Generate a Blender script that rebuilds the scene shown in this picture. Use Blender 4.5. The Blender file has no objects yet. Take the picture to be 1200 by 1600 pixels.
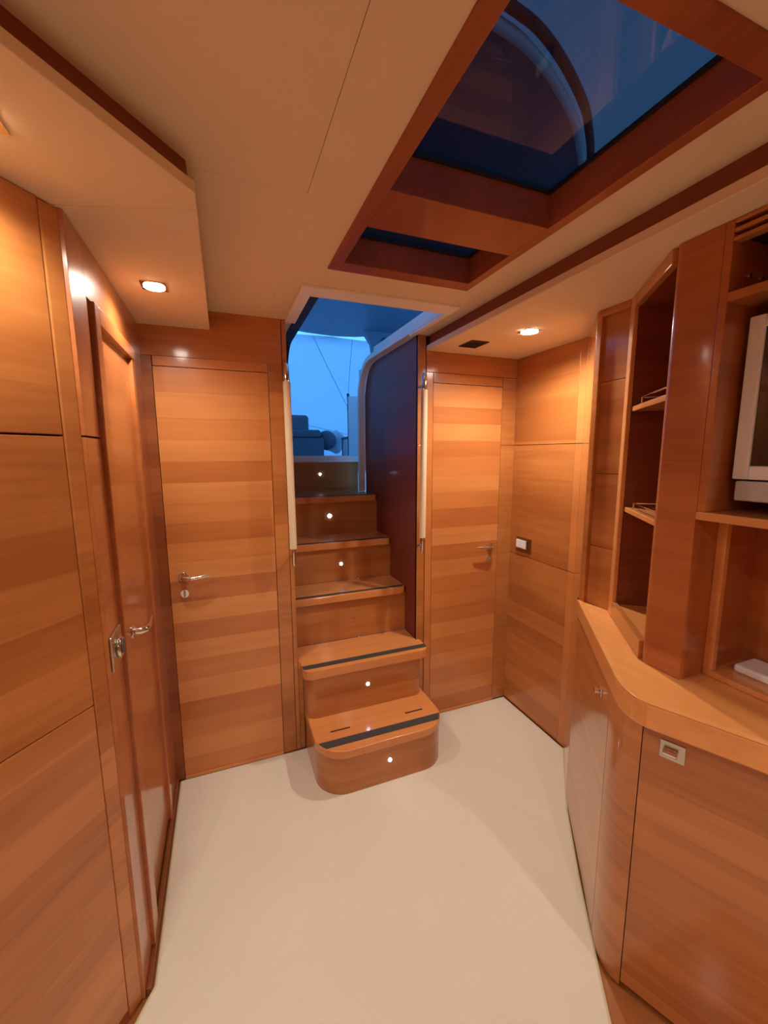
import bpy, bmesh, math, random
from mathutils import Vector, Matrix

# ------------------------------------------------------------------ camera, world, exposure
SC = bpy.context.scene
COL = SC.collection
YAW, PITCH, ROLL, FPX = math.radians(21.214), math.radians(8.172), math.radians(-0.262), 641.4
_f = Vector((math.sin(YAW)*math.cos(PITCH), math.cos(YAW)*math.cos(PITCH), -math.sin(PITCH)))
_r0 = Vector((math.cos(YAW), -math.sin(YAW), 0)); _u0 = _r0.cross(_f)
_r = _r0*math.cos(ROLL) + _u0*math.sin(ROLL); _u = _u0*math.cos(ROLL) - _r0*math.sin(ROLL)
cam_d = bpy.data.cameras.new('camera'); cam = bpy.data.objects.new('camera', cam_d); COL.objects.link(cam)
cam_d.sensor_fit = 'VERTICAL'; cam_d.sensor_height = 24; cam_d.lens = FPX/1600*24
cam_d.clip_start = 0.02; cam_d.clip_end = 100
m = Matrix((_r, _u, -_f)).transposed().to_4x4(); m.translation = (0, 0, 1.5); cam.matrix_world = m
SC.camera = cam

world = bpy.data.worlds.new('dusk'); SC.world = world; world.use_nodes = True
wn = world.node_tree.nodes; wl = world.node_tree.links
bg = wn['Background']
tc = wn.new('ShaderNodeTexCoord'); sp = wn.new('ShaderNodeSeparateXYZ'); cr = wn.new('ShaderNodeValToRGB')
wl.new(tc.outputs['Generated'], sp.inputs[0]); wl.new(sp.outputs['Z'], cr.inputs[0]); wl.new(cr.outputs[0], bg.inputs[0])
cr.color_ramp.elements[0].position = 0.0; cr.color_ramp.elements[0].color = (0.10, 0.42, 1.0, 1)
cr.color_ramp.elements[1].position = 0.9; cr.color_ramp.elements[1].color = (0.05, 0.20, 0.60, 1)
bg.inputs[1].default_value = 2.3

SC.view_settings.view_transform = 'Standard'; SC.view_settings.look = 'None'
SC.view_settings.gamma = 1; SC.view_settings.use_curve_mapping = False
SC.view_settings.exposure = 0.0
LAMP_W = 28.0
LAMP_COL = (1.0, 0.91, 0.78)

# ------------------------------------------------------------------ materials
def nodes(name):
    mt = bpy.data.materials.new(name); mt.use_nodes = True
    nt = mt.node_tree; return mt, nt, nt.nodes['Principled BSDF']
def plain(name, col, rough=0.5, metal=0, coat=0, bump=0, bscale=300, var=0):
    mt, nt, b = nodes(name)
    b.inputs['Base Color'].default_value = (*col, 1); b.inputs['Roughness'].default_value = rough
    b.inputs['Metallic'].default_value = metal; b.inputs['Coat Weight'].default_value = coat
    if bump or var:
        t = nt.nodes.new('ShaderNodeTexCoord'); n = nt.nodes.new('ShaderNodeTexNoise')
        n.inputs['Scale'].default_value = bscale; n.inputs['Detail'].default_value = 3
        nt.links.new(t.outputs['Object'], n.inputs['Vector'])
    if bump:
        bp = nt.nodes.new('ShaderNodeBump'); bp.inputs['Strength'].default_value = bump; bp.inputs['Distance'].default_value = 0.002
        nt.links.new(n.outputs['Fac'], bp.inputs['Height']); nt.links.new(bp.outputs[0], b.inputs['Normal'])
    if var:
        mx = nt.nodes.new('ShaderNodeMix'); mx.data_type = 'RGBA'; mx.inputs[6].default_value = (*col, 1)
        mx.inputs[7].default_value = (*[c*(1-var) for c in col], 1)
        n2 = nt.nodes.new('ShaderNodeTexNoise'); n2.inputs['Scale'].default_value = 2.2; n2.inputs['Detail'].default_value = 4
        nt.links.new(t.outputs['Object'], n2.inputs['Vector'])
        nt.links.new(n2.outputs['Fac'], mx.inputs[0]); nt.links.new(mx.outputs[2], b.inputs['Base Color'])
    return mt
def wood(name, a, b_, axis='H', band=0.0, rough=0.35, coat=1.0, bandh=0.1):
    """varnished cherry: a = light tone, b_ = dark tone, axis of the grain: H (level on any upright face), X, D (along depth)"""
    mt, nt, b = nodes(name); N = nt.nodes; L = nt.links
    geo = N.new('ShaderNodeNewGeometry'); oi = N.new('ShaderNodeObjectInfo')
    mp = N.new('ShaderNodeMapping'); L.new(geo.outputs['Position'], mp.inputs[0])
    mp.inputs['Scale'].default_value = {'H': (1.6, 1.6, 34), 'X': (1.6, 34, 34), 'D': (34, 1.6, 34), 'V': (34, 34, 1.6)}[axis]
    n1 = N.new('ShaderNodeTexNoise'); n1.noise_dimensions = '4D'; n1.inputs['Scale'].default_value = 1.3; n1.inputs['Detail'].default_value = 5
    n1.inputs['Roughness'].default_value = 0.6; n1.inputs['Distortion'].default_value = 0.4
    w = N.new('ShaderNodeMath'); w.operation = 'MULTIPLY'; w.inputs[1].default_value = 30; L.new(oi.outputs['Random'], w.inputs[0])
    L.new(mp.outputs[0], n1.inputs['Vector']); L.new(w.outputs[0], n1.inputs['W'])
    # broad drifting tone
    mp2 = N.new('ShaderNodeMapping'); L.new(geo.outputs['Position'], mp2.inputs[0])
    mp2.inputs['Scale'].default_value = {'H': (1.2, 1.2, 5), 'X': (1.2, 5, 5), 'D': (5, 1.2, 5), 'V': (5, 5, 1)}[axis]
    n2 = N.new('ShaderNodeTexNoise'); n2.noise_dimensions = '4D'; n2.inputs['Scale'].default_value = 1.5; n2.inputs['Detail'].default_value = 2
    L.new(mp2.outputs[0], n2.inputs['Vector']); L.new(w.outputs[0], n2.inputs['W'])
    ad = N.new('ShaderNodeMath'); ad.operation = 'MULTIPLY_ADD'; ad.inputs[1].default_value = 0.42; 
    L.new(n1.outputs['Fac'], ad.inputs[0])
    m2 = N.new('ShaderNodeMath'); m2.operation = 'MULTIPLY'; m2.inputs[1].default_value = 0.58; L.new(n2.outputs['Fac'], m2.inputs[0])
    L.new(m2.outputs[0], ad.inputs[2]); src = ad.outputs[0]
    if band:
        sx = N.new('ShaderNodeSeparateXYZ'); L.new(geo.outputs['Position'], sx.inputs[0])
        dv = N.new('ShaderNodeMath'); dv.operation = 'DIVIDE'; dv.inputs[1].default_value = bandh; L.new(sx.outputs['Z'], dv.inputs[0])
        av = N.new('ShaderNodeMath'); av.operation = 'ADD'; L.new(dv.outputs[0], av.inputs[0]); L.new(w.outputs[0], av.inputs[1])
        fl = N.new('ShaderNodeMath'); fl.operation = 'FLOOR'; L.new(av.outputs[0], fl.inputs[0])
        wh = N.new('ShaderNodeTexWhiteNoise'); wh.noise_dimensions = '1D'; L.new(fl.outputs[0], wh.inputs['W'])
        sb = N.new('ShaderNodeMath'); sb.operation = 'MULTIPLY_ADD'; sb.inputs[1].default_value = band; L.new(wh.outputs['Value'], sb.inputs[0])
        L.new(src, sb.inputs[2]); s3 = N.new('ShaderNodeMath'); s3.operation = 'SUBTRACT'; s3.inputs[1].default_value = band/2
        L.new(sb.outputs[0], s3.inputs[0]); src = s3.outputs[0]
    rp = N.new('ShaderNodeValToRGB'); L.new(src, rp.inputs[0])
    rp.color_ramp.elements[0].position = 0.36; rp.color_ramp.elements[0].color = (*b_, 1)
    rp.color_ramp.elements[1].position = 0.64; rp.color_ramp.elements[1].color = (*a, 1)
    L.new(rp.outputs[0], b.inputs['Base Color'])
    b.inputs['Roughness'].default_value = rough; b.inputs['Coat Weight'].default_value = coat
    b.inputs['Coat Roughness'].default_value = 0.12; b.inputs['Coat IOR'].default_value = 1.38
    b.inputs['Specular IOR Level'].default_value = 0.3
    return mt
CH = (0.57, 0.222, 0.062); CHD = (0.39, 0.128, 0.032)
RD = (0.51, 0.165, 0.047); RDD = (0.36, 0.105, 0.028)
M = {
 'wood': wood('cherry_panel', CH, CHD, 'H', band=0.22),
 'wood_red': wood('cherry_red_panel', RD, RDD, 'H', band=0.12),
 'wood_plain': wood('cherry_plain', CH, CHD, 'H'),
 'wood_top': wood('cherry_top', (0.72, 0.29, 0.088), (0.60, 0.22, 0.064), 'X'),
 'wood_topd': wood('cherry_worktop', (0.84, 0.37, 0.115), (0.70, 0.28, 0.080), 'D'),
 'wood_edge': wood('cherry_solid_edge', (0.80, 0.36, 0.12), (0.66, 0.27, 0.085), 'D'),
 'wood_light': wood('cherry_strip_light', (0.70, 0.29, 0.09), (0.59, 0.225, 0.066), 'H'),
 'wood_mid': wood('cherry_strip_mid', (0.63, 0.24, 0.070), (0.52, 0.180, 0.050), 'H'),
 'wood_deep': wood('cherry_strip_deep', (0.56, 0.195, 0.054), (0.45, 0.145, 0.038), 'H'),
 'wood_dark': wood('cherry_stile', (0.33, 0.095, 0.030), (0.22, 0.058, 0.018), 'H', band=0.35),
 'stairwall': wood('stair_wall_mahogany', (0.25, 0.050, 0.024), (0.17, 0.033, 0.016), 'H', coat=0.12, rough=0.5),
 'mahogany': wood('red_mahogany', (0.26, 0.060, 0.024), (0.17, 0.038, 0.016), 'H'),
 'hatchwood': wood('hatch_frame_wood', (0.38, 0.105, 0.038), (0.27, 0.068, 0.025), 'D', rough=0.5, coat=0.3),
 'fascia': wood('fascia_wood', (0.27, 0.078, 0.040), (0.20, 0.055, 0.028), 'D', rough=0.5, coat=0.2),
 'gap': plain('dark_joint', (0.03, 0.010, 0.005), 0.8),
 'cream': plain('cream_headliner', (0.83, 0.68, 0.47), 0.85, bump=0.15, bscale=500, var=0.05),
 'cream_gloss': plain('cream_gelcoat', (0.92, 0.88, 0.80), 0.5),
 'carpet': plain('cream_carpet', (0.82, 0.75, 0.62), 0.95, bump=1.0, bscale=260, var=0.16),
 'binding': plain('carpet_binding', (0.62, 0.54, 0.34), 0.8),
 'leather': plain('cream_leather', (0.82, 0.66, 0.45), 0.45, bump=0.1),
 'chrome': plain('chrome', (0.75, 0.73, 0.70), 0.08, 1),
 'steel': plain('brushed_steel', (0.58, 0.54, 0.48), 0.28, 1),
 'brass': plain('bronze_plate', (0.30, 0.19, 0.12), 0.3, 1),
 'grip': plain('black_grip', (0.045, 0.042, 0.04), 0.7, bump=0.4, bscale=900),
 'black': plain('black_rubber', (0.012, 0.012, 0.014), 0.5),
 'white': plain('white_plastic', (0.86, 0.90, 0.94), 0.35),
 'silver': plain('silver_plastic', (0.60, 0.63, 0.66), 0.35),
 'screen': plain('dark_screen', (0.035, 0.028, 0.018), 0.12, coat=0.6),
 'soleboard': wood('sole_board', (0.42, 0.15, 0.045), (0.34, 0.115, 0.034), 'D'),
 'hull': plain('grp_white', (0.55, 0.56, 0.58), 0.4),
 'seamtape': plain('seam_tape', (0.42, 0.48, 0.54), 0.6),
 'hardtop': plain('hardtop_liner', (0.17, 0.21, 0.28), 0.5),
 'cushion': plain('grey_cushion', (0.16, 0.20, 0.24), 0.7, bump=0.1),
 'bag': plain('white_bag', (0.90, 0.92, 0.95), 0.6),
 'smoke': plain('smoked_trim', (0.05, 0.06, 0.08), 0.3),
}
def emis(name, col, s):
    mt, nt, b = nodes(name); b.inputs['Base Color'].default_value = (*col, 1)
    b.inputs['Emission Color'].default_value = (*col, 1); b.inputs['Emission Strength'].default_value = s; return mt
M['lamp'] = emis('lamp_lens', (1.0, 0.86, 0.68), 30)
M['led'] = emis('blue_white_led', (0.62, 0.74, 1.0), 25)
M['ledoff'] = plain('unlit_led', (0.35, 0.25, 0.16), 0.2)
# tinted glass (skylight)
mt = bpy.data.materials.new('tinted_glass'); mt.use_nodes = True; nt = mt.node_tree; nt.nodes.clear()
o = nt.nodes.new('ShaderNodeOutputMaterial'); mx = nt.nodes.new('ShaderNodeMixShader'); fr = nt.nodes.new('ShaderNodeFresnel'); fr.inputs[0].default_value = 1.5
tr = nt.nodes.new('ShaderNodeBsdfTransparent'); tr.inputs[0].default_value = (0.31, 0.29, 0.28, 1)
ge = nt.nodes.new('ShaderNodeNewGeometry'); mi = nt.nodes.new('ShaderNodeMix'); mi.inputs[2].default_value = 1.5; mi.inputs[3].default_value = 1/1.5
nt.links.new(ge.outputs['Backfacing'], mi.inputs[0]); nt.links.new(mi.outputs[0], fr.inputs[0])
gl = nt.nodes.new('ShaderNodeBsdfGlossy'); gl.inputs['Roughness'].default_value = 0.03; gl.inputs['Color'].default_value = (0.8, 0.8, 0.8, 1)
nt.links.new(fr.outputs[0], mx.inputs[0]); nt.links.new(tr.outputs[0], mx.inputs[1]); nt.links.new(gl.outputs[0], mx.inputs[2]); nt.links.new(mx.outputs[0], o.inputs[0])
M['glass'] = mt
# translucent enclosure canvas
mt = bpy.data.materials.new('translucent_canvas'); mt.use_nodes = True; nt = mt.node_tree; nt.nodes.clear()
o = nt.nodes.new('ShaderNodeOutputMaterial'); mx = nt.nodes.new('ShaderNodeMixShader'); mx.inputs[0].default_value = 0.2
tr = nt.nodes.new('ShaderNodeBsdfTranslucent'); tr.inputs[0].default_value = (0.85, 0.88, 0.92, 1)
df = nt.nodes.new('ShaderNodeBsdfDiffuse'); df.inputs[0].default_value = (0.7, 0.75, 0.8, 1)
nt.links.new(tr.outputs[0], mx.inputs[1]); nt.links.new(df.outputs[0], mx.inputs[2]); nt.links.new(mx.outputs[0], o.inputs[0])
M['canvas'] = mt

# ------------------------------------------------------------------ mesh helpers (all shapes are given in room coordinates)
def box(bm, x0, x1, y0, y1, z0, z1):
    v = [bm.verts.new((x, y, z)) for x in (x0, x1) for y in (y0, y1) for z in (z0, z1)]
    for f in ((0,1,3,2),(4,6,7,5),(0,4,5,1),(2,3,7,6),(0,2,6,4),(1,5,7,3)): bm.faces.new([v[i] for i in f])
def prism(bm, poly, z0, z1):
    lo = [bm.verts.new((p[0], p[1], z0)) for p in poly]; hi = [bm.verts.new((p[0], p[1], z1)) for p in poly]
    bm.faces.new(lo[::-1]); bm.faces.new(hi)
    n = len(poly)
    for i in range(n): bm.faces.new((lo[i], lo[(i+1)%n], hi[(i+1)%n], hi[i]))
def extr(bm, pts, vec):
    """flat polygon (3-D points) pushed along vec"""
    a = [bm.verts.new(p) for p in pts]; b = [bm.verts.new(Vector(p)+Vector(vec)) for p in pts]
    bm.faces.new(a[::-1]); bm.faces.new(b); n = len(pts)
    for i in range(n): bm.faces.new((a[i], a[(i+1)%n], b[(i+1)%n], b[i]))
class Line:
    """upright plane over a plan line; s runs along it, t out of it towards the room"""
    def __init__(s, a, b, room=(0, 0)):
        s.a = Vector((a[0], a[1], 0)); d = Vector((b[0]-a[0], b[1]-a[1], 0)); s.len = d.length; s.d = d.normalized()
        n = Vector((s.d.y, -s.d.x, 0)); 
        if n.dot(Vector((room[0], room[1], 0))-s.a) < 0: n = -n
        s.n = n
    def p(s, u, t, z): q = s.a+s.d*u+s.n*t; return (q.x, q.y, z)
    def box(s, bm, s0, s1, t0, t1, z0, z1):
        pl = [s.p(s0,t0,0)[:2], s.p(s1,t0,0)[:2], s.p(s1,t1,0)[:2], s.p(s0,t1,0)[:2]]; prism(bm, pl, z0, z1)
def tube(bm, path, r, n=12, cap=True):
    path = [Vector(p) for p in path]; rings = []; rr = r if isinstance(r, (list, tuple)) else [r]*len(path)
    ref = None
    for i, p in enumerate(path):
        t = (path[min(i+1, len(path)-1)]-path[max(i-1, 0)]).normalized()
        if ref is None: ref = Vector((0, 0, 1)) if abs(t.z) < 0.9 else Vector((1, 0, 0))
        x = (ref - t*ref.dot(t)).normalized(); y = t.cross(x); ref = x
        rings.append([bm.verts.new(p + (x*math.cos(k*2*math.pi/n)+y*math.sin(k*2*math.pi/n))*rr[i]) for k in range(n)])
    for i in range(len(rings)-1):
        for k in range(n): bm.faces.new((rings[i][k], rings[i][(k+1)%n], rings[i+1][(k+1)%n], rings[i+1][k]))
    if cap: bm.faces.new(rings[0][::-1]); bm.faces.new(rings[-1])
def disc(bm, c, axis, r, h, n=24):
    c = Vector(c); a = Vector(axis).normalized(); tube(bm, [c, c+a*h], r, n)
def rrect(x0, x1, y0, y1, rfl, n=8):
    """plan rectangle, front (low y) corners rounded"""
    p = [(x1, y1), (x0, y1)]
    for k in range(n+1):
        a = math.pi + k*math.pi/2/n; p.append((x0+rfl+math.cos(a)*rfl, y0+rfl+math.sin(a)*rfl))
    for k in range(n+1):
        a = 1.5*math.pi + k*math.pi/2/n; p.append((x1-rfl+math.cos(a)*rfl, y0+rfl+math.sin(a)*rfl))
    return p
def offset_path(path, d):
    out = []
    for i, p in enumerate(path):
        a = Vector(path[max(i-1, 0)]); b = Vector(path[min(i+1, len(path)-1)]); t = (b-a).normalized()
        out.append((p[0]-t.y*d, p[1]+t.x*d))
    return out
WPOS = {}
def link(name, bm, mat, parent=None, bevel=0.0, smooth=False, seg=2):
    bmesh.ops.recalc_face_normals(bm, faces=bm.faces[:])
    lo = Vector([min(v.co[i] for v in bm.verts) for i in range(3)]); hi = Vector([max(v.co[i] for v in bm.verts) for i in range(3)])
    base = Vector(((lo.x+hi.x)/2, (lo.y+hi.y)/2, lo.z))
    for v in bm.verts: v.co -= base
    me = bpy.data.meshes.new(name); bm.to_mesh(me); bm.free()
    ob = bpy.data.objects.new(name, me); COL.objects.link(ob); me.materials.append(M[mat] if isinstance(mat, str) else mat)
    if parent is not None:
        ob.parent = parent; ob.location = base - WPOS[parent.name]
    else: ob.location = base
    WPOS[ob.name] = base
    if smooth:
        for p in me.polygons: p.use_smooth = True
        try: me.set_sharp_from_angle(angle=math.radians(40))
        except Exception: pass
    if bevel:
        md = ob.modifiers.new('bevel', 'BEVEL'); md.width = bevel; md.segments = seg; md.limit_method = 'ANGLE'; md.angle_limit = math.radians(35)
    return ob
def B(*boxes):
    bm = bmesh.new()
    for b in boxes: box(bm, *b)
    return bm
def P(poly, z0, z1): bm = bmesh.new(); prism(bm, poly, z0, z1); return bm
def LB(L, *a): bm = bmesh.new(); L.box(bm, *a); return bm
def root(name, loc):
    o = bpy.data.objects.new(name, None); COL.objects.link(o); o.location = loc; o.empty_display_size = 0.05
    WPOS[o.name] = Vector(loc); return o
def tag(o, label, cat, group=None):
    o['label'] = label; o['category'] = cat
    if group: o['group'] = group
    return o
def struct(o, label=None):
    o['kind'] = 'structure'
    if label: o['label'] = label
    return o
ZC, ZS = 2.085, 2.010      # headliner, soffit
YB = 1.94                  # back bulkhead face
XL, XR = -0.285, 1.55      # left / right wall faces
SEAM1, SEAM2 = 1.540, 0.912

# ------------------------------------------------------------------ floor
floor = struct(link('floor', B((-1.3, 1.75, -1.7, 1.99, -0.06, -0.012)), 'soleboard'))
carpet_poly = [(-0.262, 1.935), (-0.262, 1.14), (-0.30, 1.07), (-0.88, 0.335), (-0.88, -1.58), (1.10, -1.58), (1.10, -0.2), (0.62, 0.29), (0.873, 0.609), (0.944, 0.711), (1.101, 0.932), (1.272, 1.155), (1.541, 1.45), (1.541, 1.935)]
cp = link('fitted_carpet', P(carpet_poly, -0.012, 0.0), 'carpet', bevel=0.004)
tag(cp, 'cream short-pile fitted carpet covering the cabin floor', 'carpet')
bm = bmesh.new()
edge = [(1.541, 1.45), (1.272, 1.155), (1.101, 0.932), (0.944, 0.711), (0.873, 0.609), (0.62, 0.29)]
tube(bm, [(x, y, -0.003) for x, y in edge], 0.0045, 8)
e = link('edge_binding', bm, 'binding', cp, smooth=True)
bm = bmesh.new(); tube(bm, [(-0.262, 1.93, -0.003), (-0.262, 1.14, -0.003), (-0.30, 1.07, -0.003), (-0.88, 0.335, -0.003)], 0.0045, 8)
link('edge_binding', bm, 'binding', cp, smooth=True)

# ------------------------------------------------------------------ ceiling with its liner panels
ceiling = struct(link('ceiling', B((-1.3, 0.345, -1.7, 1.99, 2.112, 2.13), (0.86, 1.75, -1.7, 1.60, 2.112, 2.13), (0.345, 0.86, -1.7, 0.43, 2.112, 2.13), (0.345, 0.86, 1.37, 1.60, 2.112, 2.13), (0.93, 1.75, 1.60, 1.99, 2.112, 2.13)), 'hull'))
link('liner_panel', B((-1.25, 0.2122, -1.65, 1.0198, ZC, 2.112)), 'cream', ceiling, 0.0006)
link('liner_panel', B((-1.25, 0.2129, 1.0202, 1.96, ZC, 2.112)), 'cream', ceiling, 0.0006)
link('liner_panel', B((0.2130, 1.70, -1.65, 0.432, ZC, 2.112), (0.2130, 0.347, 0.432, 1.368, ZC, 2.112), (0.857, 1.70, 0.432, 1.368, ZC, 2.112),
     (0.2130, 1.70, 1.368, 1.60, ZC, 2.112), (0.2130, 0.335, 1.60, 1.96, ZC, 2.112), (0.908, 1.70, 1.60, 1.96, ZC, 2.112)), 'cream', ceiling)

# left soffit
sofL = [(-0.022, YB), (-0.022, 0.967), (-0.231, 0.725), (-0.68, 0.205), (-0.68, -1.6), (-1.1, -1.6), (-1.1, 0.9), (-0.31, YB)]
t1 = struct(link('trim_1', P([(-0.022, YB), (-0.022, 1.027), (-0.31, 1.117), (-0.31, YB)], ZS, 2.032), 'cream', bevel=0.002), 'cream lowered soffit panel over the left doors')
link('soffit_panel', P([(-0.022, 1.026), (-0.022, 0.967), (-0.231, 0.725), (-0.68, 0.205), (-0.68, -1.6), (-1.1, -1.6), (-1.1, 0.9), (-0.33, 1.14), (-0.31, 1.116)], ZS, 2.032), 'cream', t1, 0.002)
bm = bmesh.new()
fp = [(-0.037, YB), (-0.037, 1.0), (-0.243, 0.762), (-0.70, 0.232), (-0.70, -1.6)]
ip = [(x-0.015, y-(0.0 if i == 0 else 0.0)) for i, (x, y) in enumerate(fp)]
prism(bm, fp + [(-0.72, -1.6), (-0.72, 0.24), (-0.262, 0.772), (-0.055, 1.008), (-0.055, YB)], 2.032, ZC)
link('fascia', bm, 'fascia', t1)
# right soffit
t2 = struct(link('trim_2', B((0.987, 1.70, -1.6, YB, ZS, 2.036)), 'cream', bevel=0.003), 'cream lowered soffit panel over the right side')
link('fascia', B((1.004, 1.02, -1.6, YB, 2.036, ZC)), 'fascia', t2)

# ------------------------------------------------------------------ back bulkhead
wb = struct(link('wall_back', B((-0.36, 0.288, 1.9575, 2.0, -0.01, 2.11), (0.942, 1.65, 1.9575, 2.0, -0.01, 2.11)), 'gap'))
def bp(x0, x1, z0, z1, mat, name='panel', y=YB, par=wb, bev=0.0012):
    return link(name, B((x0, x1, y, 1.9575, z0, z1)), mat, par, bev)
bp(-0.300, 0.2675, 1.8935, 2.10, 'wood_plain', 'header_panel')
bp(-0.2445, 0.2045, 1.8545, 1.893, 'wood_mid', 'header_rail')
bp(0.2705, 0.290, SEAM1+0.0015, 2.10, 'wood_plain', 'jamb_strip'); bp(0.2705, 0.290, 0.0, SEAM1-0.0015, 'wood_plain', 'jamb_strip')
bp(0.207, 0.2685, 0.0, 1.893, 'wood', 'stile'); bp(-0.300, -0.247, 0.0, 1.893, 'wood_dark', 'stile')
bp(0.940, 0.984, SEAM1+0.0015, 2.10, 'wood_plain', 'jamb_strip'); bp(0.940, 0.984, 0.0, SEAM1-0.0015, 'wood_plain', 'jamb_strip')
bp(0.9885, 1.0275, 0.0, 1.907, 'wood_mid', 'stile'); bp(0.9885, 1.552, 1.909, 2.03, 'wood_plain', 'header_panel')
bp(1.0295, 1.4565, 1.8575, 1.907, 'wood_plain', 'header_rail')
bp(1.459, 1.552, SEAM1+0.001, 1.907, 'wood_plain', 'stile'); bp(1.459, 1.552, 0.0, SEAM1-0.001, 'wood_plain', 'stile')

def door(name, x0, x1, z0, z1, seed, hx, flip, bright):
    rnd = random.Random(seed)
    d = struct(link(name, B((x0, x1, 1.9425, 1.957, z0, z1)), 'wood_deep'))
    z = z0; mats = ['wood_light', 'wood_deep', 'wood_mid', 'wood_light', 'wood_mid', 'wood_deep']; i = seed; last = None
    while z < z1-0.02:
        h = rnd.choice((0.085, 0.095, 0.105, 0.09)); 
        if z+h > z1-0.05: h = z1-z
        mt_ = rnd.choice([q for q in ('wood_light', 'wood_mid', 'wood_deep', 'wood_light') if q != last]); last = mt_
        link('veneer_strip', B((x0, x1, 1.9405, 1.9425, z+0.0002, z+h-0.0002)), mt_, d)
        z += h
    link('threshold', B((x0-0.0, x1, 1.934, 1.9405, 0.0, 0.014)), 'wood_light', d, 0.001)
    s = -1 if flip else 1
    # lever handle on a round rose, lock thumbturn below
    bm = bmesh.new(); disc(bm, (hx, 1.9405, 0.968), (0, -1, 0), 0.021, 0.010, 28); 
    link('handle_rose', bm, 'chrome', d, 0.002, True)
    bm = bmesh.new(); pts = [(hx, 1.932, 0.968), (hx, 1.905, 0.968), (hx+s*0.006, 1.897, 0.968), (hx+s*0.02, 1.893, 0.967), (hx+s*0.06, 1.893, 0.970), (hx+s*0.10, 1.894, 0.975), (hx+s*0.112, 1.896, 0.976)]
    tube(bm, pts, [0.011, 0.0105, 0.011, 0.010, 0.0078, 0.006, 0.004], 14); link('handle', bm, 'chrome', d, 0, True)
    bm = bmesh.new(); disc(bm, (hx, 1.9405, 0.892), (0, -1, 0), 0.019, 0.007, 28); lk = link('lock_rose', bm, 'chrome', d, 0.0015, True)
    bm = bmesh.new(); box(bm, hx-0.004, hx+0.004, 1.922, 1.9335, 0.879, 0.905); link('thumbturn', bm, 'steel', lk, 0.002)
    return d
door('door_1', -0.2445, 0.2045, 0.003, 1.852, 3, -0.190, False, 0)
door('door_2', 1.0295, 1.4565, 0.003, 1.855, 8, 1.403, True, 1)

# ------------------------------------------------------------------ left wall, recessed side door, wardrobe
wlft = struct(link('wall_left', B((-0.36, -0.302, 1.12, 1.957, -0.01, 2.11)), 'gap'))
def lp(y0, y1, z0, z1, mat='wood_red', name='panel', x=XL): return link(name, B((-0.302, x, y0, y1, z0, z1)), mat, wlft, 0.001)
lp(1.12, 1.2375, SEAM1+0.002, ZS, name='panel'); lp(1.12, 1.2375, 0.0, SEAM1-0.002)
lp(1.2375, YB, 1.876, ZS); lp(1.752, YB, 0.0, 1.876)
bl = struct(link('baseboard_left', B((-0.285, -0.272, 1.13, 1.938, -0.01, 0.012)), 'wood_dark', bevel=0.002))
d3 = struct(link('door_3', B((-0.300, -0.290, 1.302, 1.709, 0.0125, 1.829)), 'wood_red', bevel=0.001), 'narrow cherry side door recessed in its frame')
def fr3(y0, y1, z0, z1, x=-0.274): return link('door_frame', B((-0.300, x, y0, y1, z0, z1)), 'wood_red', d3, 0.003)
bm = bmesh.new(); extr(bm, [(-0.300, 1.2405, 0.0125), (-0.300, 1.302, 0.0125), (-0.300, 1.302, 1.8735), (-0.300, 1.259, 1.8735), (-0.300, 1.2405, 1.52)], (0.026, 0, 0)); link('door_frame', bm, 'wood_red', d3, 0.003)
fr3(1.302, 1.749, 1.829, 1.8735); fr3(1.709, 1.749, 0.0125, 1.829, -0.277)
bm = bmesh.new(); disc(bm, (-0.290, 1.375, 0.968), (1, 0, 0), 0.020, 0.010, 28); link('handle_rose', bm, 'chrome', d3, 0.002, True)
bm = bmesh.new(); tube(bm, [(-0.282, 1.375, 0.968), (-0.262, 1.375, 0.968), (-0.252, 1.382, 0.968), (-0.248, 1.40, 0.968), (-0.248, 1.44, 0.970), (-0.249, 1.485, 0.972)], [0.011, 0.0105, 0.011, 0.010, 0.008, 0.005], 14)
link('handle', bm, 'chrome', d3, 0, True)

# control plate on the left wall
pr_ = root('control_plate', (XL, 1.175, 0.965)); tag(pr_, 'square chrome wall plate with round dial beside the narrow left door', 'wall plate')
link('plate', B((XL, XL+0.007, 1.125, 1.222, 0.965, 1.055)), 'steel', pr_, 0.003)
bm = bmesh.new(); disc(bm, (XL+0.007, 1.178, 1.010), (1, 0, 0), 0.027, 0.010, 32); link('dial', bm, 'chrome', pr_, 0.004, True)
bm = bmesh.new(); disc(bm, (XL+0.017, 1.178, 1.010), (1, 0, 0), 0.018, 0.003, 32); link('dial_face', bm, 'smoke', pr_, 0.001, True)

WD = Line((-0.292, 1.120), (-0.292-math.sin(math.radians(37))*1.0, 1.120-math.cos(math.radians(37))*1.0))
wr = root('wardrobe', WD.p(0.5, -0.2, 0.0)); tag(wr, 'tall cherry wardrobe front in three stacked panels along the left edge', 'wardrobe')
link('carcass', LB(WD, 0.03, 1.0, -0.04, -0.018, -0.012, 2.009), 'gap', wr)
for z0, z1 in ((0.03, SEAM2-0.0015), (SEAM2+0.0015, SEAM1-0.002), (SEAM1+0.002, 2.009)):
    link('front_panel', LB(WD, 0.0425, 1.0, -0.018, 0.0, z0, z1), 'wood', wr, 0.0015)
link('corner_strip', LB(WD, 0.0, 0.0405, -0.018, 0.0, 0.0, 2.009), 'wood', wr, 0.004)
link('plinth', LB(WD, 0.0405, 1.0, -0.018, -0.004, -0.01, 0.028), 'wood_dark', wr)

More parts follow.
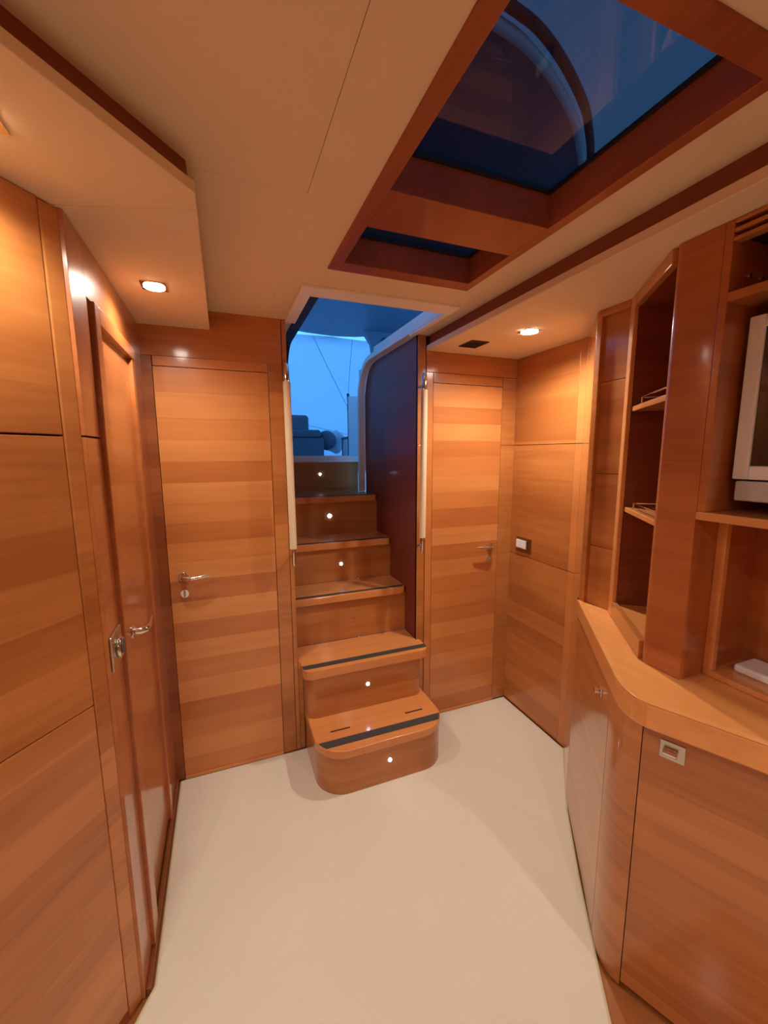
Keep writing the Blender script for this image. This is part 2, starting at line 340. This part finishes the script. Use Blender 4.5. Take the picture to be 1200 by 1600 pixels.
# ------------------------------------------------------------------ right wall
wrt = struct(link('wall_right', B((1.567, 1.65, 1.44, 1.957, -0.01, 2.03)), 'gap'))
def rp(y0, y1, z0, z1, mat='wood', name='panel'): return link(name, B((XR, 1.567, y0, y1, z0, z1)), mat, wrt, 0.001)
for z0, z1 in ((0.0, SEAM2+0.006), (SEAM2+0.009, SEAM1-0.0015), (SEAM1+0.0015, ZS)):
    rp(1.500, YB, z0, z1); rp(1.458, 1.4995, z0, z1, 'wood_mid', 'edge_strip')
DG = Line((1.55, 1.4575), (1.312, 1.202))
link('panel', LB(DG, 0.0, DG.len, -0.02, 0.0, -0.01, ZS), 'wood_plain', wrt, 0.002)
sw = root('switch_plate', (XR, 1.825, 0.946)); tag(sw, 'bronze framed switch plate with white rockers on the right wall', 'switch')
link('plate', B((XR-0.007, XR, 1.762, 1.880, 0.944, 1.026)), 'brass', sw, 0.003)
link('inner_frame', B((XR-0.013, XR-0.007, 1.786, 1.872, 0.962, 1.018)), 'steel', sw, 0.002)
for k in range(3): link('rocker', B((XR-0.017, XR-0.013, 1.792+k*0.0255, 1.816+k*0.0255, 0.968, 1.012)), 'white', sw, 0.001)

# recessed corner post panel beside the shelf unit
st = root('shelf_tower', (1.22, 0.95, 0.906)); tag(st, 'tall open cherry shelf tower with two shelves above the worktop', 'shelf unit'); cn = st
link('corner_frame', B((1.312, 1.345, 1.180, 1.200, 0.905, ZS-0.001), (1.312, 1.345, 1.068, 1.180, 1.985, ZS-0.001)), 'wood_plain', cn, 0.002)
for z0, z1 in ((0.906, 1.139), (1.141, 1.419), (1.421, 1.755), (1.757, 1.985)):
    link('inset_panel', B((1.327, 1.345, 1.070, 1.180, z0, z1)), 'wood', cn, 0.001)

# ------------------------------------------------------------------ open shelf tower
SD = Line((1.312, 1.067), (1.086, 0.773), room=(0, 1.6))
link('left_post', LB(SD, 0.0, 0.042, -0.016, 0.0, 0.906, ZS-0.001), 'wood_edge', st, 0.004); link('side_panel', LB(SD, 0.0, 0.042, -0.13, -0.016, 0.906, ZS-0.001), 'mahogany', st); link('top_board', LB(SD, 0.042, 0.36, -0.12, -0.02, 1.972, ZS-0.001), 'mahogany', st)
link('back_panel', LB(SD, 0.042, 0.36, -0.13, -0.12, 0.906, ZS-0.001), 'mahogany', st)
link('header', LB(SD, 0.042, 0.36, -0.02, 0.0, 1.972, ZS-0.001), 'wood_plain', st, 0.002)
link('bottom_rail', LB(SD, 0.042, 0.364, -0.018, 0.0, 0.906, 0.962), 'wood_plain', st, 0.002)
link('bottom_board', LB(SD, 0.042, 0.355, -0.12, -0.018, 0.940, 0.955), 'wood_top', st)
for z in (1.635, 1.294):
    sh = link('shelf', LB(SD, 0.042, 0.355, -0.12, -0.016, z, z+0.017), 'wood_edge', st, 0.002)
    bm = bmesh.new(); h = 0.038
    tube(bm, [SD.p(0.12, -0.10, z+h), SD.p(0.12, -0.024, z+h), SD.p(0.345, -0.024, z+h)], 0.0025, 8)
    tube(bm, [SD.p(0.12, -0.024, z+0.016), SD.p(0.12, -0.024, z+h)], 0.0025, 8); tube(bm, [SD.p(0.335, -0.024, z+0.016), SD.p(0.335, -0.024, z+h)], 0.0025, 8)
    link('fiddle_rail', bm, 'chrome', sh, 0, True)

# ------------------------------------------------------------------ column and TV cabinet
cl = root('column', (1.093, 0.71, 0.906)); tag(cl, 'smooth cherry column with a rounded edge between shelf tower and television', 'column')
bm = bmesh.new()
pr = []
for k in range(7):
    a = math.pi - k*math.radians(128)/6*1.0; pr.append((1.107+0.022*math.cos(a), 0.750+0.022*math.sin(a)))
prism(bm, [(1.085, 0.658)]+pr+[(1.112, 0.74), (1.112, 0.658)], 0.906, ZS-0.001)
link('column_face', bm, 'wood_red', cl, 0, True)
tv = root('tv_cabinet', (1.2, 0.33, 0.906)); tag(tv, 'cherry television cabinet with vent slots, open niches and shelf', 'cabinet')
Y0 = 0.02
link('side_panel', B((1.085, 1.34, 0.640, 0.6575, 1.354, ZS-0.001)), 'wood_red', tv, 0.0015)
link('side_panel', B((1.0855, 1.18, 0.6585, 0.672, 0.906, 1.333), (1.18, 1.36, 0.648, 0.672, 0.906, 1.333)), 'wood_red', tv, 0.0015)
link('side_panel', B((1.085, 1.34, Y0, Y0+0.018, 0.906, ZS-0.001)), 'wood_red', tv)
link('lower_back_panel', B((1.330, 1.340, Y0+0.018, 0.648, 0.921, 1.333)), 'wood_red', tv); link('niche_stile', B((1.178, 1.196, 0.636, 0.6585, 0.921, 1.333)), 'wood_edge', tv, 0.002)
link('back_panel', B((1.34, 1.355, Y0, 0.648, 0.906, ZS-0.001)), 'mahogany', tv)
bk = link('vent_box', B((1.11, 1.34, Y0+0.018, 0.640, 1.975, ZS-0.001)), 'gap', tv)
for k, (z0, z1) in enumerate(((2.000, 2.0085), (1.981, 1.990), (1.963, 1.972))): link('slat', B((1.085, 1.112, Y0+0.018, 0.640, z0, z1)), 'wood_plain', tv, 0.002)
link('shelf_board', B((1.086, 1.34, Y0+0.018, 0.640, 1.836, 1.856)), 'wood_plain', tv, 0.001)
link('shelf_board', B((1.083, 1.34, Y0, 0.658, 1.3335, 1.3535)), 'wood_edge', tv, 0.002)
link('ledge', B((1.178, 1.34, Y0+0.018, 0.6575, 0.906, 0.921)), 'wood_edge', tv, 0.001)
bm = bmesh.new(); disc(bm, (1.155, 0.640, 1.90), (0, -1, 0), 0.005, 0.004, 12); link('stud', bm, 'chrome', tv, 0, True)
bm = bmesh.new(); disc(bm, (1.20, 0.640, 1.90), (0, -1, 0), 0.005, 0.004, 12); link('stud', bm, 'chrome', tv, 0, True)

te = root('television', (1.17, 0.36, 1.3536)); tag(te, 'white framed flat television with dark screen in the right cabinet niche', 'television')
bx = 1.150
link('screen', B((bx+0.006, bx+0.012, 0.13, 0.596, 1.464, 1.780)), 'screen', te)
bm = B((bx, bx+0.035, 0.10, 0.133, 1.434, 1.806), (bx, bx+0.035, 0.594, 0.626, 1.434, 1.806), (bx, bx+0.035, 0.133, 0.594, 1.434, 1.466), (bx, bx+0.035, 0.133, 0.594, 1.778, 1.806))
link('bezel', bm, 'white', te, 0.003)
link('rear_housing', B((bx+0.035, bx+0.085, 0.12, 0.612, 1.385, 1.79)), 'black', te, 0.01)
link('speaker_bar', B((bx+0.006, bx+0.035, 0.10, 0.621, 1.382, 1.430)), 'silver', te, 0.004)
link('foot', B((bx+0.02, bx+0.10, 0.26, 0.46, 1.3536, 1.383)), 'silver', te, 0.003)
tray = link('flat_box', B((1.235, 1.325, 0.18, 0.618, 0.9215, 0.942)), 'white', bevel=0.006)
tag(tray, 'flat white box lying in the niche under the television', 'box')

# ------------------------------------------------------------------ worktop and base cabinets
outer = [(1.325, 1.225), (0.946, 0.732)]
c0, c1, c2 = Vector((0.946, 0.732)), Vector((0.898, 0.668)), Vector((0.911, 0.615))
for k in range(1, 9):
    t = k/8; q = c0*(1-t)**2 + c1*2*t*(1-t) + c2*t*t; outer.append((q.x, q.y))
outer += [(1.002, 0.426), (1.10, 0.208), (1.10, -0.2)]
wt = link('worktop', P(outer + [(1.39, -0.2), (1.39, 1.20), (1.345, 1.22)], 0.842, 0.905), 'wood_topd', bevel=0.004)
tag(wt, 'angled golden cherry worktop running under the shelf tower and television', 'worktop')
inn = offset_path(outer, 0.018)
if (Vector(inn[0])-Vector((1.2, 1.0))).length > (Vector(outer[0])-Vector((1.2, 1.0))).length + 1: inn = offset_path(outer, -0.018)
bm = bmesh.new(); prism(bm, outer + inn[::-1], 0.905, 0.9072); link('fiddle_lip', bm, 'wood_edge', wt, 0.0006)
link('fiddle_lip', P([(1.325, 1.225), (1.345, 1.215), (1.335, 1.20), (1.31, 1.205)], 0.905, 0.9072), 'wood_edge', wt, 0.0006)

D1 = Line((1.312, 1.202), (0.997, 0.782))
bc = root('corner_base_cabinet', D1.p(0.26, -0.15, 0.0)); tag(bc, 'cherry base cabinet under the far worktop arm with one tall door', 'cabinet')
link('carcass', LB(D1, 0.0, D1.len-0.03, -0.06, -0.02, 0.0, 0.841), 'wood_dark', bc)
dr = link('door', LB(D1, 0.003, D1.len-0.003, -0.02, 0.0, 0.006, 0.829), 'wood_plain', bc, 0.002)
bm = bmesh.new(); D1.box(bm, D1.len-0.125, D1.len-0.085, 0.0, 0.004, 0.750, 0.780); D1.box(bm, D1.len-0.117, D1.len-0.093, 0.004, 0.018, 0.757, 0.768)
link('latch', bm, 'chrome', dr, 0.002)
D2 = Line((0.960, 0.670), (1.145, 0.258))
fb = root('front_base_cabinet', D2.p(0.2, -0.2, 0.0)); tag(fb, 'cherry base cabinet facing the cabin with wide door and chrome latch', 'cabinet')
link('carcass', P([D2.p(0.0, -0.02, 0)[:2], D2.p(0.45, -0.02, 0)[:2], (1.36, 0.275), (1.30, 0.70), (1.03, 0.70)], 0.016, 0.841), 'wood_dark', fb)
link('plinth', P([D2.p(0.02, -0.04, 0)[:2], D2.p(0.43, -0.04, 0)[:2], (1.36, 0.275), (1.30, 0.72), (1.03, 0.75)], -0.012, 0.016), 'gap', fb)
cpst = []
a0, a1, a2 = Vector(D1.p(D1.len+0.001, 0, 0)[:2]), Vector((0.945, 0.713)), Vector(D2.p(0.008, 0, 0)[:2])
for k in range(9):
    t = k/8; q = a0*(1-t)**2 + a1*2*t*(1-t) + a2*t*t; cpst.append((q.x, q.y))
cpst.append(D2.p(0.012, 0, 0)[:2]); cpst.append(D2.p(0.012, -0.02, 0)[:2]); cpst.append(D1.p(D1.len+0.001, -0.02, 0)[:2])
link('corner_post', P(cpst, 0.002, 0.841), 'wood', fb, 0, True)
dr = link('door', LB(D2, 0.0138, 0.45, -0.02, 0.0, 0.016, 0.829), 'wood', fb, 0.002)
bm = bmesh.new(); D2.box(bm, 0.052, 0.104, 0.0, 0.003, 0.745, 0.792); lt = link('latch', bm, 'steel', dr, 0.0012)
bm = bmesh.new(); tube(bm, [D2.p(0.060, 0.009, 0.767), D2.p(0.090, 0.009, 0.767)], 0.009, 16); link('latch_knob', bm, 'chrome', dr, 0.002, True)
wr2 = struct(link('wall_rear_right', B((1.150, 1.40, -1.6, 0.250, -0.01, 0.84), (1.14, 1.40, -1.6, 0.0, 0.93, ZS)), 'wood'))
wr2.name = 'wall_right_rear'

# rest of the cabin behind the camera
struct(link('wall_rear', B((-1.2, 1.6, -1.66, -1.6, -0.01, 2.11)), 'wood'))
struct(link('wall_left_rear', B((-0.98, -0.88, -1.6, 0.36, -0.01, 2.02)), 'wood'))
struct(link('wall_outer_left', B((-1.32, -1.25, -1.7, 2.0, -0.06, 2.13)), 'gap'))
struct(link('wall_outer_right', B((1.70, 1.76, -1.7, 2.0, -0.06, 2.13)), 'gap'))

# ------------------------------------------------------------------ skylight
X0, X1, YN, YF = 0.343, 0.860, 0.425, 1.372
sk = struct(link('window_1', B((X0, 0.381, YN, YF, 2.080, 2.168), (0.829, X1, YN, YF, 2.080, 2.168), (0.381, 0.829, YN, 0.470, 2.080, 2.168),
      (0.381, 0.829, 0.934, 1.094, 2.080, 2.168), (0.381, 0.829, 1.312, YF, 2.080, 2.168)), 'hatchwood', bevel=0.002), 'red-brown framed skylight with two tinted panes')
for y0, y1 in ((0.470, 0.934), (1.094, 1.312)):
    link('gasket', B((0.381, 0.389, y0, y1, 2.160, 2.168), (0.821, 0.829, y0, y1, 2.160, 2.168), (0.389, 0.821, y0, y0+0.008, 2.160, 2.168), (0.389, 0.821, y1-0.008, y1, 2.160, 2.168)), 'black', sk)
    link('pane', B((0.375, 0.835, y0-0.008, y1+0.008, 2.168, 2.176)), 'glass', sk)

# ------------------------------------------------------------------ companionway surround
XS0, XS1 = 0.290, 0.940
prof = [(1.942, 0.0), (1.942, 2.083), (2.56, 2.083)]
for k in range(1, 9):
    a = math.pi/2 - k*math.pi/2/8; prof.append((2.56+0.22*math.cos(a), 1.863+0.22*math.sin(a)))
prof += [(2.78, 1.20), (2.98, 1.20), (2.98, 0.0)]
bm = bmesh.new(); extr(bm, [(XS1, y, z) for y, z in prof], (0.035, 0, 0)); ws = struct(link('wall_stair_right', bm, 'stairwall', bevel=0.001))
wsl = struct(link('wall_stair_left', B((0.25, XS0, 1.958, 2.98, -0.01, 2.083)), 'mahogany'))
struct(link('wall_stair_end', B((XS0, XS1, 3.0, 3.05, -0.01, 1.44)), 'gap'))
def sweep_rect(bm, path, x0, x1, th):
    """strip in planes of constant x following a (y, z) path; th = thickness outward"""
    n = len(path); out = []
    for i in range(n):
        a = Vector(path[max(i-1, 0)]); b = Vector(path[min(i+1, n-1)]); t = (b-a).normalized(); nn = Vector((-t.y, t.x)); p = Vector(path[i])
        q = p + nn*th
        out.append([bm.verts.new((x0, p.x, p.y)), bm.verts.new((x1, p.x, p.y)), bm.verts.new((x1, q.x, q.y)), bm.verts.new((x0, q.x, q.y))])
    for i in range(n-1):
        for k in range(4): bm.faces.new((out[i][k], out[i][(k+1)%4], out[i+1][(k+1)%4], out[i+1][k]))
    bm.faces.new(out[0][::-1]); bm.faces.new(out[-1])
arc = [(1.605, 2.086), (2.0, 2.086), (2.56, 2.086)]
for k in range(1, 11):
    a = math.pi/2 - k*math.pi/2/10; arc.append((2.56+0.225*math.cos(a), 1.861+0.225*math.sin(a)))
arc += [(2.785, 1.6), (2.785, 1.232)]
tr3 = bmesh.new(); sweep_rect(tr3, arc, 0.897, 0.940, 0.03)
tr3 = struct(link('trim_3', tr3, 'cream_gloss', smooth=True), 'cream moulded rim around the companionway opening')
link('rim_strip', B((0.288, 0.925, 1.52, 1.605, 2.074, 2.086), (0.288, 0.334, 1.605, 1.95, 2.074, 2.086), (0.897, 0.925, 1.605, 1.95, 2.074, 2.086)), 'cream_gloss', tr3, 0.003)
link('coaming', B((0.300, 0.94, 1.590, 1.605, 2.086, 2.140), (0.906, 0.94, 1.605, 2.50, 2.116, 2.150), (0.300, 0.334, 1.605, 2.50, 2.100, 2.140)), 'cream_gloss', tr3, 0.002)
bm = bmesh.new()
garc = [(1.605, 2.087), (2.0, 2.087), (2.30, 2.087)]
for k in range(1, 9):
    a = math.pi/2 - k*math.pi/2/8; garc.append((2.30+0.187*math.cos(a), 1.90+0.187*math.sin(a)))
garc += [(2.49, 1.25)]
sweep_rect(bm, garc, 0.334, 0.374, 0.02); link('gasket', bm, 'black', tr3, 0, True)
sill = link('door_sill', B((XS0, XS1, 2.945, 2.99, 1.437, 1.482)), 'cream_gloss', tr3, 0.004)

# ------------------------------------------------------------------ staircase
sr = root('staircase', (0.615, 2.3, 0.0)); tag(sr, 'built-in cherry staircase of five upper treads with blue step lights', 'stairs')
def tread(poly, z, th, strip, mat='wood_top'):
    t = link('tread', P(poly, z-th, z), mat, sr, 0.004)
    link('grip_strip', P(strip, z-0.001, z+0.0015), 'grip', t)
    return t
def led(par, x, y, z, on=True):
    R_ = 0.0125 if abs(z-1.103) < 0.01 else 0.0085
    bm = bmesh.new(); disc(bm, (x, y, z), (0, -1, 0), R_+0.0018, 0.002, 20); link('light_bezel', bm, 'steel', par, 0, True)
    bm = bmesh.new(); disc(bm, (x, y-0.002, z), (0, -1, 0), R_, 0.002, 20); link('step_light', bm, 'led' if on else 'ledoff', par, 0, True)
# step two stands proud of the bulkhead
body = [(0.930, 2.085), (0.315, 2.085)] + rrect(0.315, 0.932, 1.838, 1.935, 0.05)[2:]
r2 = link('riser', P(rrect(0.315, 0.932, 1.838, 2.085, 0.05), 0.2165, 0.434), 'wood_plain', sr, 0, True)
led(r2, 0.621, 1.838, 0.342)
tp = rrect(0.298, 0.957, 1.812, 1.938, 0.045)[2:] + [(0.957, 1.938), (0.9385, 1.938), (0.9385, 2.088), (0.2915, 2.088), (0.2915, 1.938), (0.298, 1.938)]
tread(tp, 0.480, 0.046, [(0.300, 1.874), (0.300, 1.846), (0.308, 1.838), (0.948, 1.838), (0.955, 1.846), (0.955, 1.874)])
for z, yn, yb, lx, lz, on in ((0.745, 2.066, 2.312, 0.629, 0.603, False), (0.985, 2.288, 2.555, 0.621, 0.848, True), (1.230, 2.530, 2.975, 0.616, 1.103, True)):
    z0 = {0.745: 0.480, 0.985: 0.745, 1.230: 0.985}[z]
    r = link('riser', B((XS0+0.001, XS1-0.001, yn+0.024, yn+0.045, z0, z-0.040)), 'wood_plain', sr); led(r, lx, yn+0.024, lz, on)
    tread([(0.2915, yb), (0.2915, yn), (0.905, yn), (0.925, yn+0.006), (0.9385, yn+0.026), (0.9385, yb)], z, 0.040, [(0.292, yn+0.036), (0.292, yn+0.014), (0.915, yn+0.014), (0.935, yn+0.036)])
r = link('riser', B((XS0+0.001, XS1-0.001, 2.95, 2.972, 1.230, 1.437)), 'wood_plain', sr); led(r, 0.649, 2.95, 1.350)

link('side_infill', B((0.2915, 0.3135, 1.945, 2.085, 0.0, 0.434)), 'wood_plain', sr); link('side_infill', B((0.9325, 0.9385, 1.945, 2.085, 0.0, 0.434)), 'wood_plain', sr)
link('base_infill', B((0.3135, 0.9325, 1.96, 2.085, 0.0, 0.216)), 'wood_plain', sr)
# loose box step in front
bs = root('box_step', (0.63, 1.75, 0.0)); tag(bs, 'cherry box step with rounded front corners standing on the carpet', 'step')
link('body', P(rrect(0.318, 0.942, 1.578, 1.936, 0.13, 14), 0.0005, 0.176), 'wood_plain', bs, 0, True)
ld = link('lid', P(rrect(0.314, 0.946, 1.572, 1.937, 0.135, 14), 0.1765, 0.216), 'wood_top', bs, 0.004, True)
def cap_strip(y0, y1):
    f = lambda y: 0.135-math.sqrt(max(0, 0.135**2-(1.572+0.135-y)**2)) if y < 1.707 else 0
    L_ = []; R_ = []
    for k in range(5):
        y = y0+(y1-y0)*k/4; L_.append((0.314+f(y)+0.004, y)); R_.append((0.946-f(y)-0.004, y))
    return L_ + R_[::-1]
link('grip_strip', P(cap_strip(1.616, 1.660), 0.215, 0.2175), 'grip', ld)
link('finger_slot', B((0.395, 0.490, 1.714, 1.723, 0.2155, 0.2166)), 'gap', ld); link('finger_slot', B((0.775, 0.870, 1.714, 1.723, 0.2155, 0.2166)), 'gap', ld)
led(bs, 0.636, 1.578, 0.110)

# ------------------------------------------------------------------ leather grab rails
def rail(x, lean, label):
    r_ = root('grab_rail', (x, 1.885, 0.98)); tag(r_, label, 'handrail', 'cream leather grab rails beside the stairs')
    X = lambda z: x + lean*(z-1.43)
    bm = bmesh.new(); tube(bm, [(X(1.062), 1.885, 1.062), (X(1.81), 1.885, 1.81)], 0.0165, 18); link('leather_grip', bm, 'leather', r_, 0.002, True)
    bm = bmesh.new(); tube(bm, [(X(1.062), 1.885, 1.062), (X(0.995), 1.885, 0.995), (X(0.98), 1.885, 0.98)], [0.0105, 0.0105, 0.006], 16); link('rail_end', bm, 'chrome', r_, 0, True)
    bm = bmesh.new(); tube(bm, [(X(1.81), 1.885, 1.81), (X(1.875), 1.885, 1.875), (X(1.89), 1.885, 1.89)], [0.0125, 0.0125, 0.007], 16); link('rail_end', bm, 'chrome', r_, 0, True)
    for z in (1.015, 1.83):
        bm = bmesh.new(); tube(bm, [(X(z), 1.885, z), (x, 1.9395, z)], 0.006, 12); link('bracket', bm, 'steel', r_, 0, True)
rail(0.279, -0.004, 'cream leather grab rail on the left side of the stairs')
rail(0.9475, 0.006, 'cream leather grab rail on the right side of the stairs')

# ------------------------------------------------------------------ downlights and vent
def downlight(x, y, z, label, w=1.0, group='ceiling downlights', lr=0.030):
    r_ = root('downlight', (x, y, z)); tag(r_, label, 'ceiling light', group)
    bm = bmesh.new(); box(bm, x-0.036, x+0.036, y-0.036, y+0.036, z-0.003, z); link('bezel', bm, 'chrome', r_, 0.001)
    bm = bmesh.new(); disc(bm, (x, y, z-0.003), (0, 0, -1), lr, 0.003, 28); link('lens', bm, 'lamp', r_, 0, True)
    ld_ = bpy.data.lights.new('bulb', 'SPOT'); ld_.energy = LAMP_W*w; ld_.color = LAMP_COL; ld_.shadow_soft_size = 0.025
    ld_.spot_size = math.radians(165); ld_.spot_blend = 0.8
    lo = bpy.data.objects.new('bulb', ld_); COL.objects.link(lo); lo.parent = r_; lo.location = (0, 0, -0.012)
downlight(-0.167, 1.505, ZS, 'square chrome downlight glowing in the left soffit before the left door', 0.85)
downlight(-0.325, 0.870, ZS, 'downlight in the left soffit above the wardrobe, cut by the frame edge', 0.6)
downlight(1.243, 1.485, ZS, 'bright downlight glowing in the right soffit', 1.65, lr=0.035)
# unseen downlights added behind the camera as fill for the cabin
downlight(-0.78, -0.30, ZS, 'added unseen fill downlight over the left side behind the viewer', 0.9)
downlight(1.06, -0.60, ZS, 'added unseen fill downlight over the right side behind the viewer', 1.35)
downlight(0.10, -0.90, ZC, 'added unseen fill downlight in the main headliner behind the viewer', 1.35)
vn = root('air_vent', (1.137, 1.746, ZS)); tag(vn, 'small black rectangular air vent in the right soffit', 'vent')
link('vent_frame', B((1.090, 1.184, 1.687, 1.693, ZS-0.004, ZS), (1.090, 1.184, 1.797, 1.803, ZS-0.004, ZS), (1.090, 1.096, 1.693, 1.797, ZS-0.004, ZS), (1.178, 1.184, 1.693, 1.797, ZS-0.004, ZS)), 'black', vn)
link('backing', B((1.096, 1.178, 1.693, 1.797, ZS-0.001, ZS)), 'gap', vn)
for k in range(6): link('vent_slat', B((1.096, 1.178, 1.700+k*0.0165, 1.706+k*0.0165, ZS-0.004, ZS-0.001)), 'black', vn)

# ------------------------------------------------------------------ the cockpit outside
struct(link('floor_cockpit', B((-1.2, 3.2, 3.03, 6.2, 1.36, 1.42)), 'hull'))
K = 1.159
arcp = [(-0.6, 1.16), (0.0, 1.0), (0.40, 1.0), (0.715, 1.046), (0.836, 1.067), (0.974, 1.119), (1.128, 1.198), (1.218, 1.259), (1.40, 1.42), (1.60, 1.70)]
def catmull(p, n=5):
    out = []
    for i in range(len(p)-1):
        q = [Vector(p[max(i-1, 0)]), Vector(p[i]), Vector(p[i+1]), Vector(p[min(i+2, len(p)-1)])]
        for k in range(n):
            t = k/n; v = 0.5*((2*q[1])+(q[2]-q[0])*t+(2*q[0]-5*q[1]+4*q[2]-q[3])*t*t+(3*q[1]-q[0]-3*q[2]+q[3])*t**3); out.append((v.x, v.y))
    return out+[tuple(p[-1])]
arcp = catmull([(x*K, y*K) for x, y in arcp])
ht = struct(link('ceiling_cockpit', P([(-1.2, 4.5), (-1.2, 1.5)] + arcp + [(3.0, 2.4), (3.2, 4.3), (2.3, 4.35), (1.75, 4.40), (1.45, 4.58), (1.2, 4.64), (0.9, 4.60), (0.6, 4.50), (0.2, 4.40)], 2.775, 2.82), 'hardtop', bevel=0.01), 'dark hardtop over the cockpit with curved front edge')
bm = bmesh.new(); tube(bm, [(x, y-0.012, 2.768) for x, y in arcp], 0.016, 10); link('front_edge', bm, 'bag', ht, 0, True)
bm = bmesh.new(); tube(bm, [(x+0.01, y-0.05, 2.79) for x, y in arcp], 0.016, 10); link('edge_seal', bm, 'black', ht, 0, True)
bm = bmesh.new(); pts = [(1.42, 4.3, 1.42), (1.45, 4.3, 1.9), (1.50, 4.3, 2.25), (1.56, 4.3, 2.5), (1.54, 4.3, 2.65), (1.45, 4.3, 2.775), (3.0, 4.3, 2.775), (3.0, 4.3, 1.42)]
extr(bm, pts, (0, 0.08, 0)); link('support_leg', bm, 'hardtop', ht)
bm = bmesh.new(); disc(bm, (1.70, 4.298, 2.66), (0, -1, 0), 0.06, 0.012, 24); link('speaker', bm, 'black', ht, 0, True)
# translucent enclosure
ce = root('cockpit_canvas', (0.6, 5.3, 1.42)); tag(ce, 'pale translucent canvas enclosure glowing blue behind the cockpit', 'canvas')
bm = bmesh.new(); NX, NZ = 24, 14; g = []
for i in range(NX+1):
    row = []
    for k in range(NZ+1):
        x = -1.2+4.4*i/NX; z = 1.42+1.345*k/NZ; y = 5.35 - 0.14*math.sin(k/NZ*math.pi) - 0.72*(k/NZ)**2 + 0.02*math.sin(i*1.3+k*0.5)
        row.append(bm.verts.new((x, y, z)))
    g.append(row)
for i in range(NX):
    for k in range(NZ): bm.faces.new((g[i][k], g[i+1][k], g[i+1][k+1], g[i][k+1]))
cv = link('canvas_sheet', bm, 'canvas', ce, 0, True)
md = cv.modifiers.new('thick', 'SOLIDIFY'); md.thickness = 0.002
def cy(z): 
    k = (z-1.42)/1.345; return 5.35 - 0.14*math.sin(k*math.pi) - 0.72*k*k - 0.03
def cseam(x0, z0, x1, z1, r=0.006):
    bm = bmesh.new(); tube(bm, [(x0+(x1-x0)*t/8, cy(z0+(z1-z0)*t/8), z0+(z1-z0)*t/8) for t in range(9)], r, 6); link('seam', bm, 'seamtape', ce, 0, True)
cseam(0.98, 2.75, 1.50, 2.02, 0.0035); cseam(1.42, 2.75, 1.47, 2.02, 0.003); cseam(1.50, 2.02, 1.62, 1.80)
cseam(0.9, 1.86, 1.6, 1.72, 0.003)
for sx in (-1.2, 3.2):
    bm = bmesh.new(); v = [bm.verts.new(q) for q in ((sx, 3.0, 1.42), (sx, 5.35, 1.42), (sx, 4.8, 2.765), (sx, 3.0, 2.765))]; bm.faces.new(v)
    link('side_sheet', bm, 'canvas', ce)
# seat with cushions, fender, side locker
se = root('bench', (0.75, 4.55, 1.42)); tag(se, 'dark cockpit bench with backrest cushions beyond the left side of the sill', 'seat')
link('seat_base', B((0.2, 1.00, 4.3, 4.85, 1.42, 1.66)), 'cushion', se, 0.02)
link('seat_cushion', B((0.2, 0.98, 4.32, 4.80, 1.66, 1.745)), 'cushion', se, 0.035, seg=4)
link('back_cushion', B((0.2, 0.91, 4.62, 4.80, 1.70, 1.92)), 'cushion', se, 0.04, seg=4)
bm = bmesh.new(); bmesh.ops.create_icosphere(bm, subdivisions=3, radius=1.0)
for v in bm.verts: v.co = Vector((1.06+v.co.x*0.11, 4.45+v.co.y*0.10, 1.64+v.co.z*0.105))
fd = link('round_cushion', bm, 'cushion', se, 0, True)
bm = bmesh.new(); bmesh.ops.create_icosphere(bm, subdivisions=3, radius=1.0)
for v in bm.verts:
    n_ = v.co.copy(); v.co = Vector((1.21+n_.x*(0.15+0.02*math.sin(n_.z*4)), 4.75+n_.y*0.13, 1.63+n_.z*(0.125+0.02*math.sin(n_.x*5))))
bg_ = link('fabric_bag', bm, 'bag', smooth=True); bg_.location.z = bg_.location.z; tag(bg_, 'pale rounded fabric bag lying beside the dark cockpit seat', 'bag')
WPOS['fabric_bag'] = bg_.location
tb = root('side_table', (1.35, 4.4, 1.42)); tag(tb, 'small pale table with dark frame beside the cockpit locker', 'table')
link('table_top', B((1.24, 1.40, 4.25, 4.5, 1.655, 1.675)), 'smoke', tb, 0.004)
link('table_box', B((1.255, 1.385, 4.27, 4.48, 1.44, 1.655)), 'bag', tb, 0.004)
for (x, y) in ((1.25, 4.26), (1.39, 4.26), (1.25, 4.49), (1.39, 4.49)):
    bm = bmesh.new(); tube(bm, [(x, y, 1.42), (x, y, 1.66)], 0.007, 8); link('leg', bm, 'smoke', tb, 0, True)
lc = root('cockpit_locker', (1.2, 3.9, 1.42)); tag(lc, 'pale cockpit locker with dark sloping rail at right of the sill', 'locker')
bm = bmesh.new(); extr(bm, [(1.06, 3.6, 1.42), (1.06, 3.6, 2.0), (1.19, 4.0, 1.93), (1.19, 4.0, 1.42)], (0.25, -0.05, 0)); link('locker_body', bm, 'bag', lc, 0.004)
bm = bmesh.new(); tube(bm, [(1.055, 3.58, 2.01), (1.185, 4.0, 1.94)], 0.012, 8); link('rail', bm, 'smoke', lc, 0, True)
for y, x in ((3.7, 1.088), (3.85, 1.136)):
    bm = bmesh.new(); tube(bm, [(x, y, 1.43), (x, y, 1.95)], 0.006, 6); link('joint', bm, 'smoke', lc, 0, True)
# deck around the openings, outside
dk = struct(link('floor_deck', B((-1.3, 0.25, 1.99, 3.03, 2.06, 2.11), (0.98, 2.6, 1.99, 3.03, 2.06, 2.11)), 'hull'))
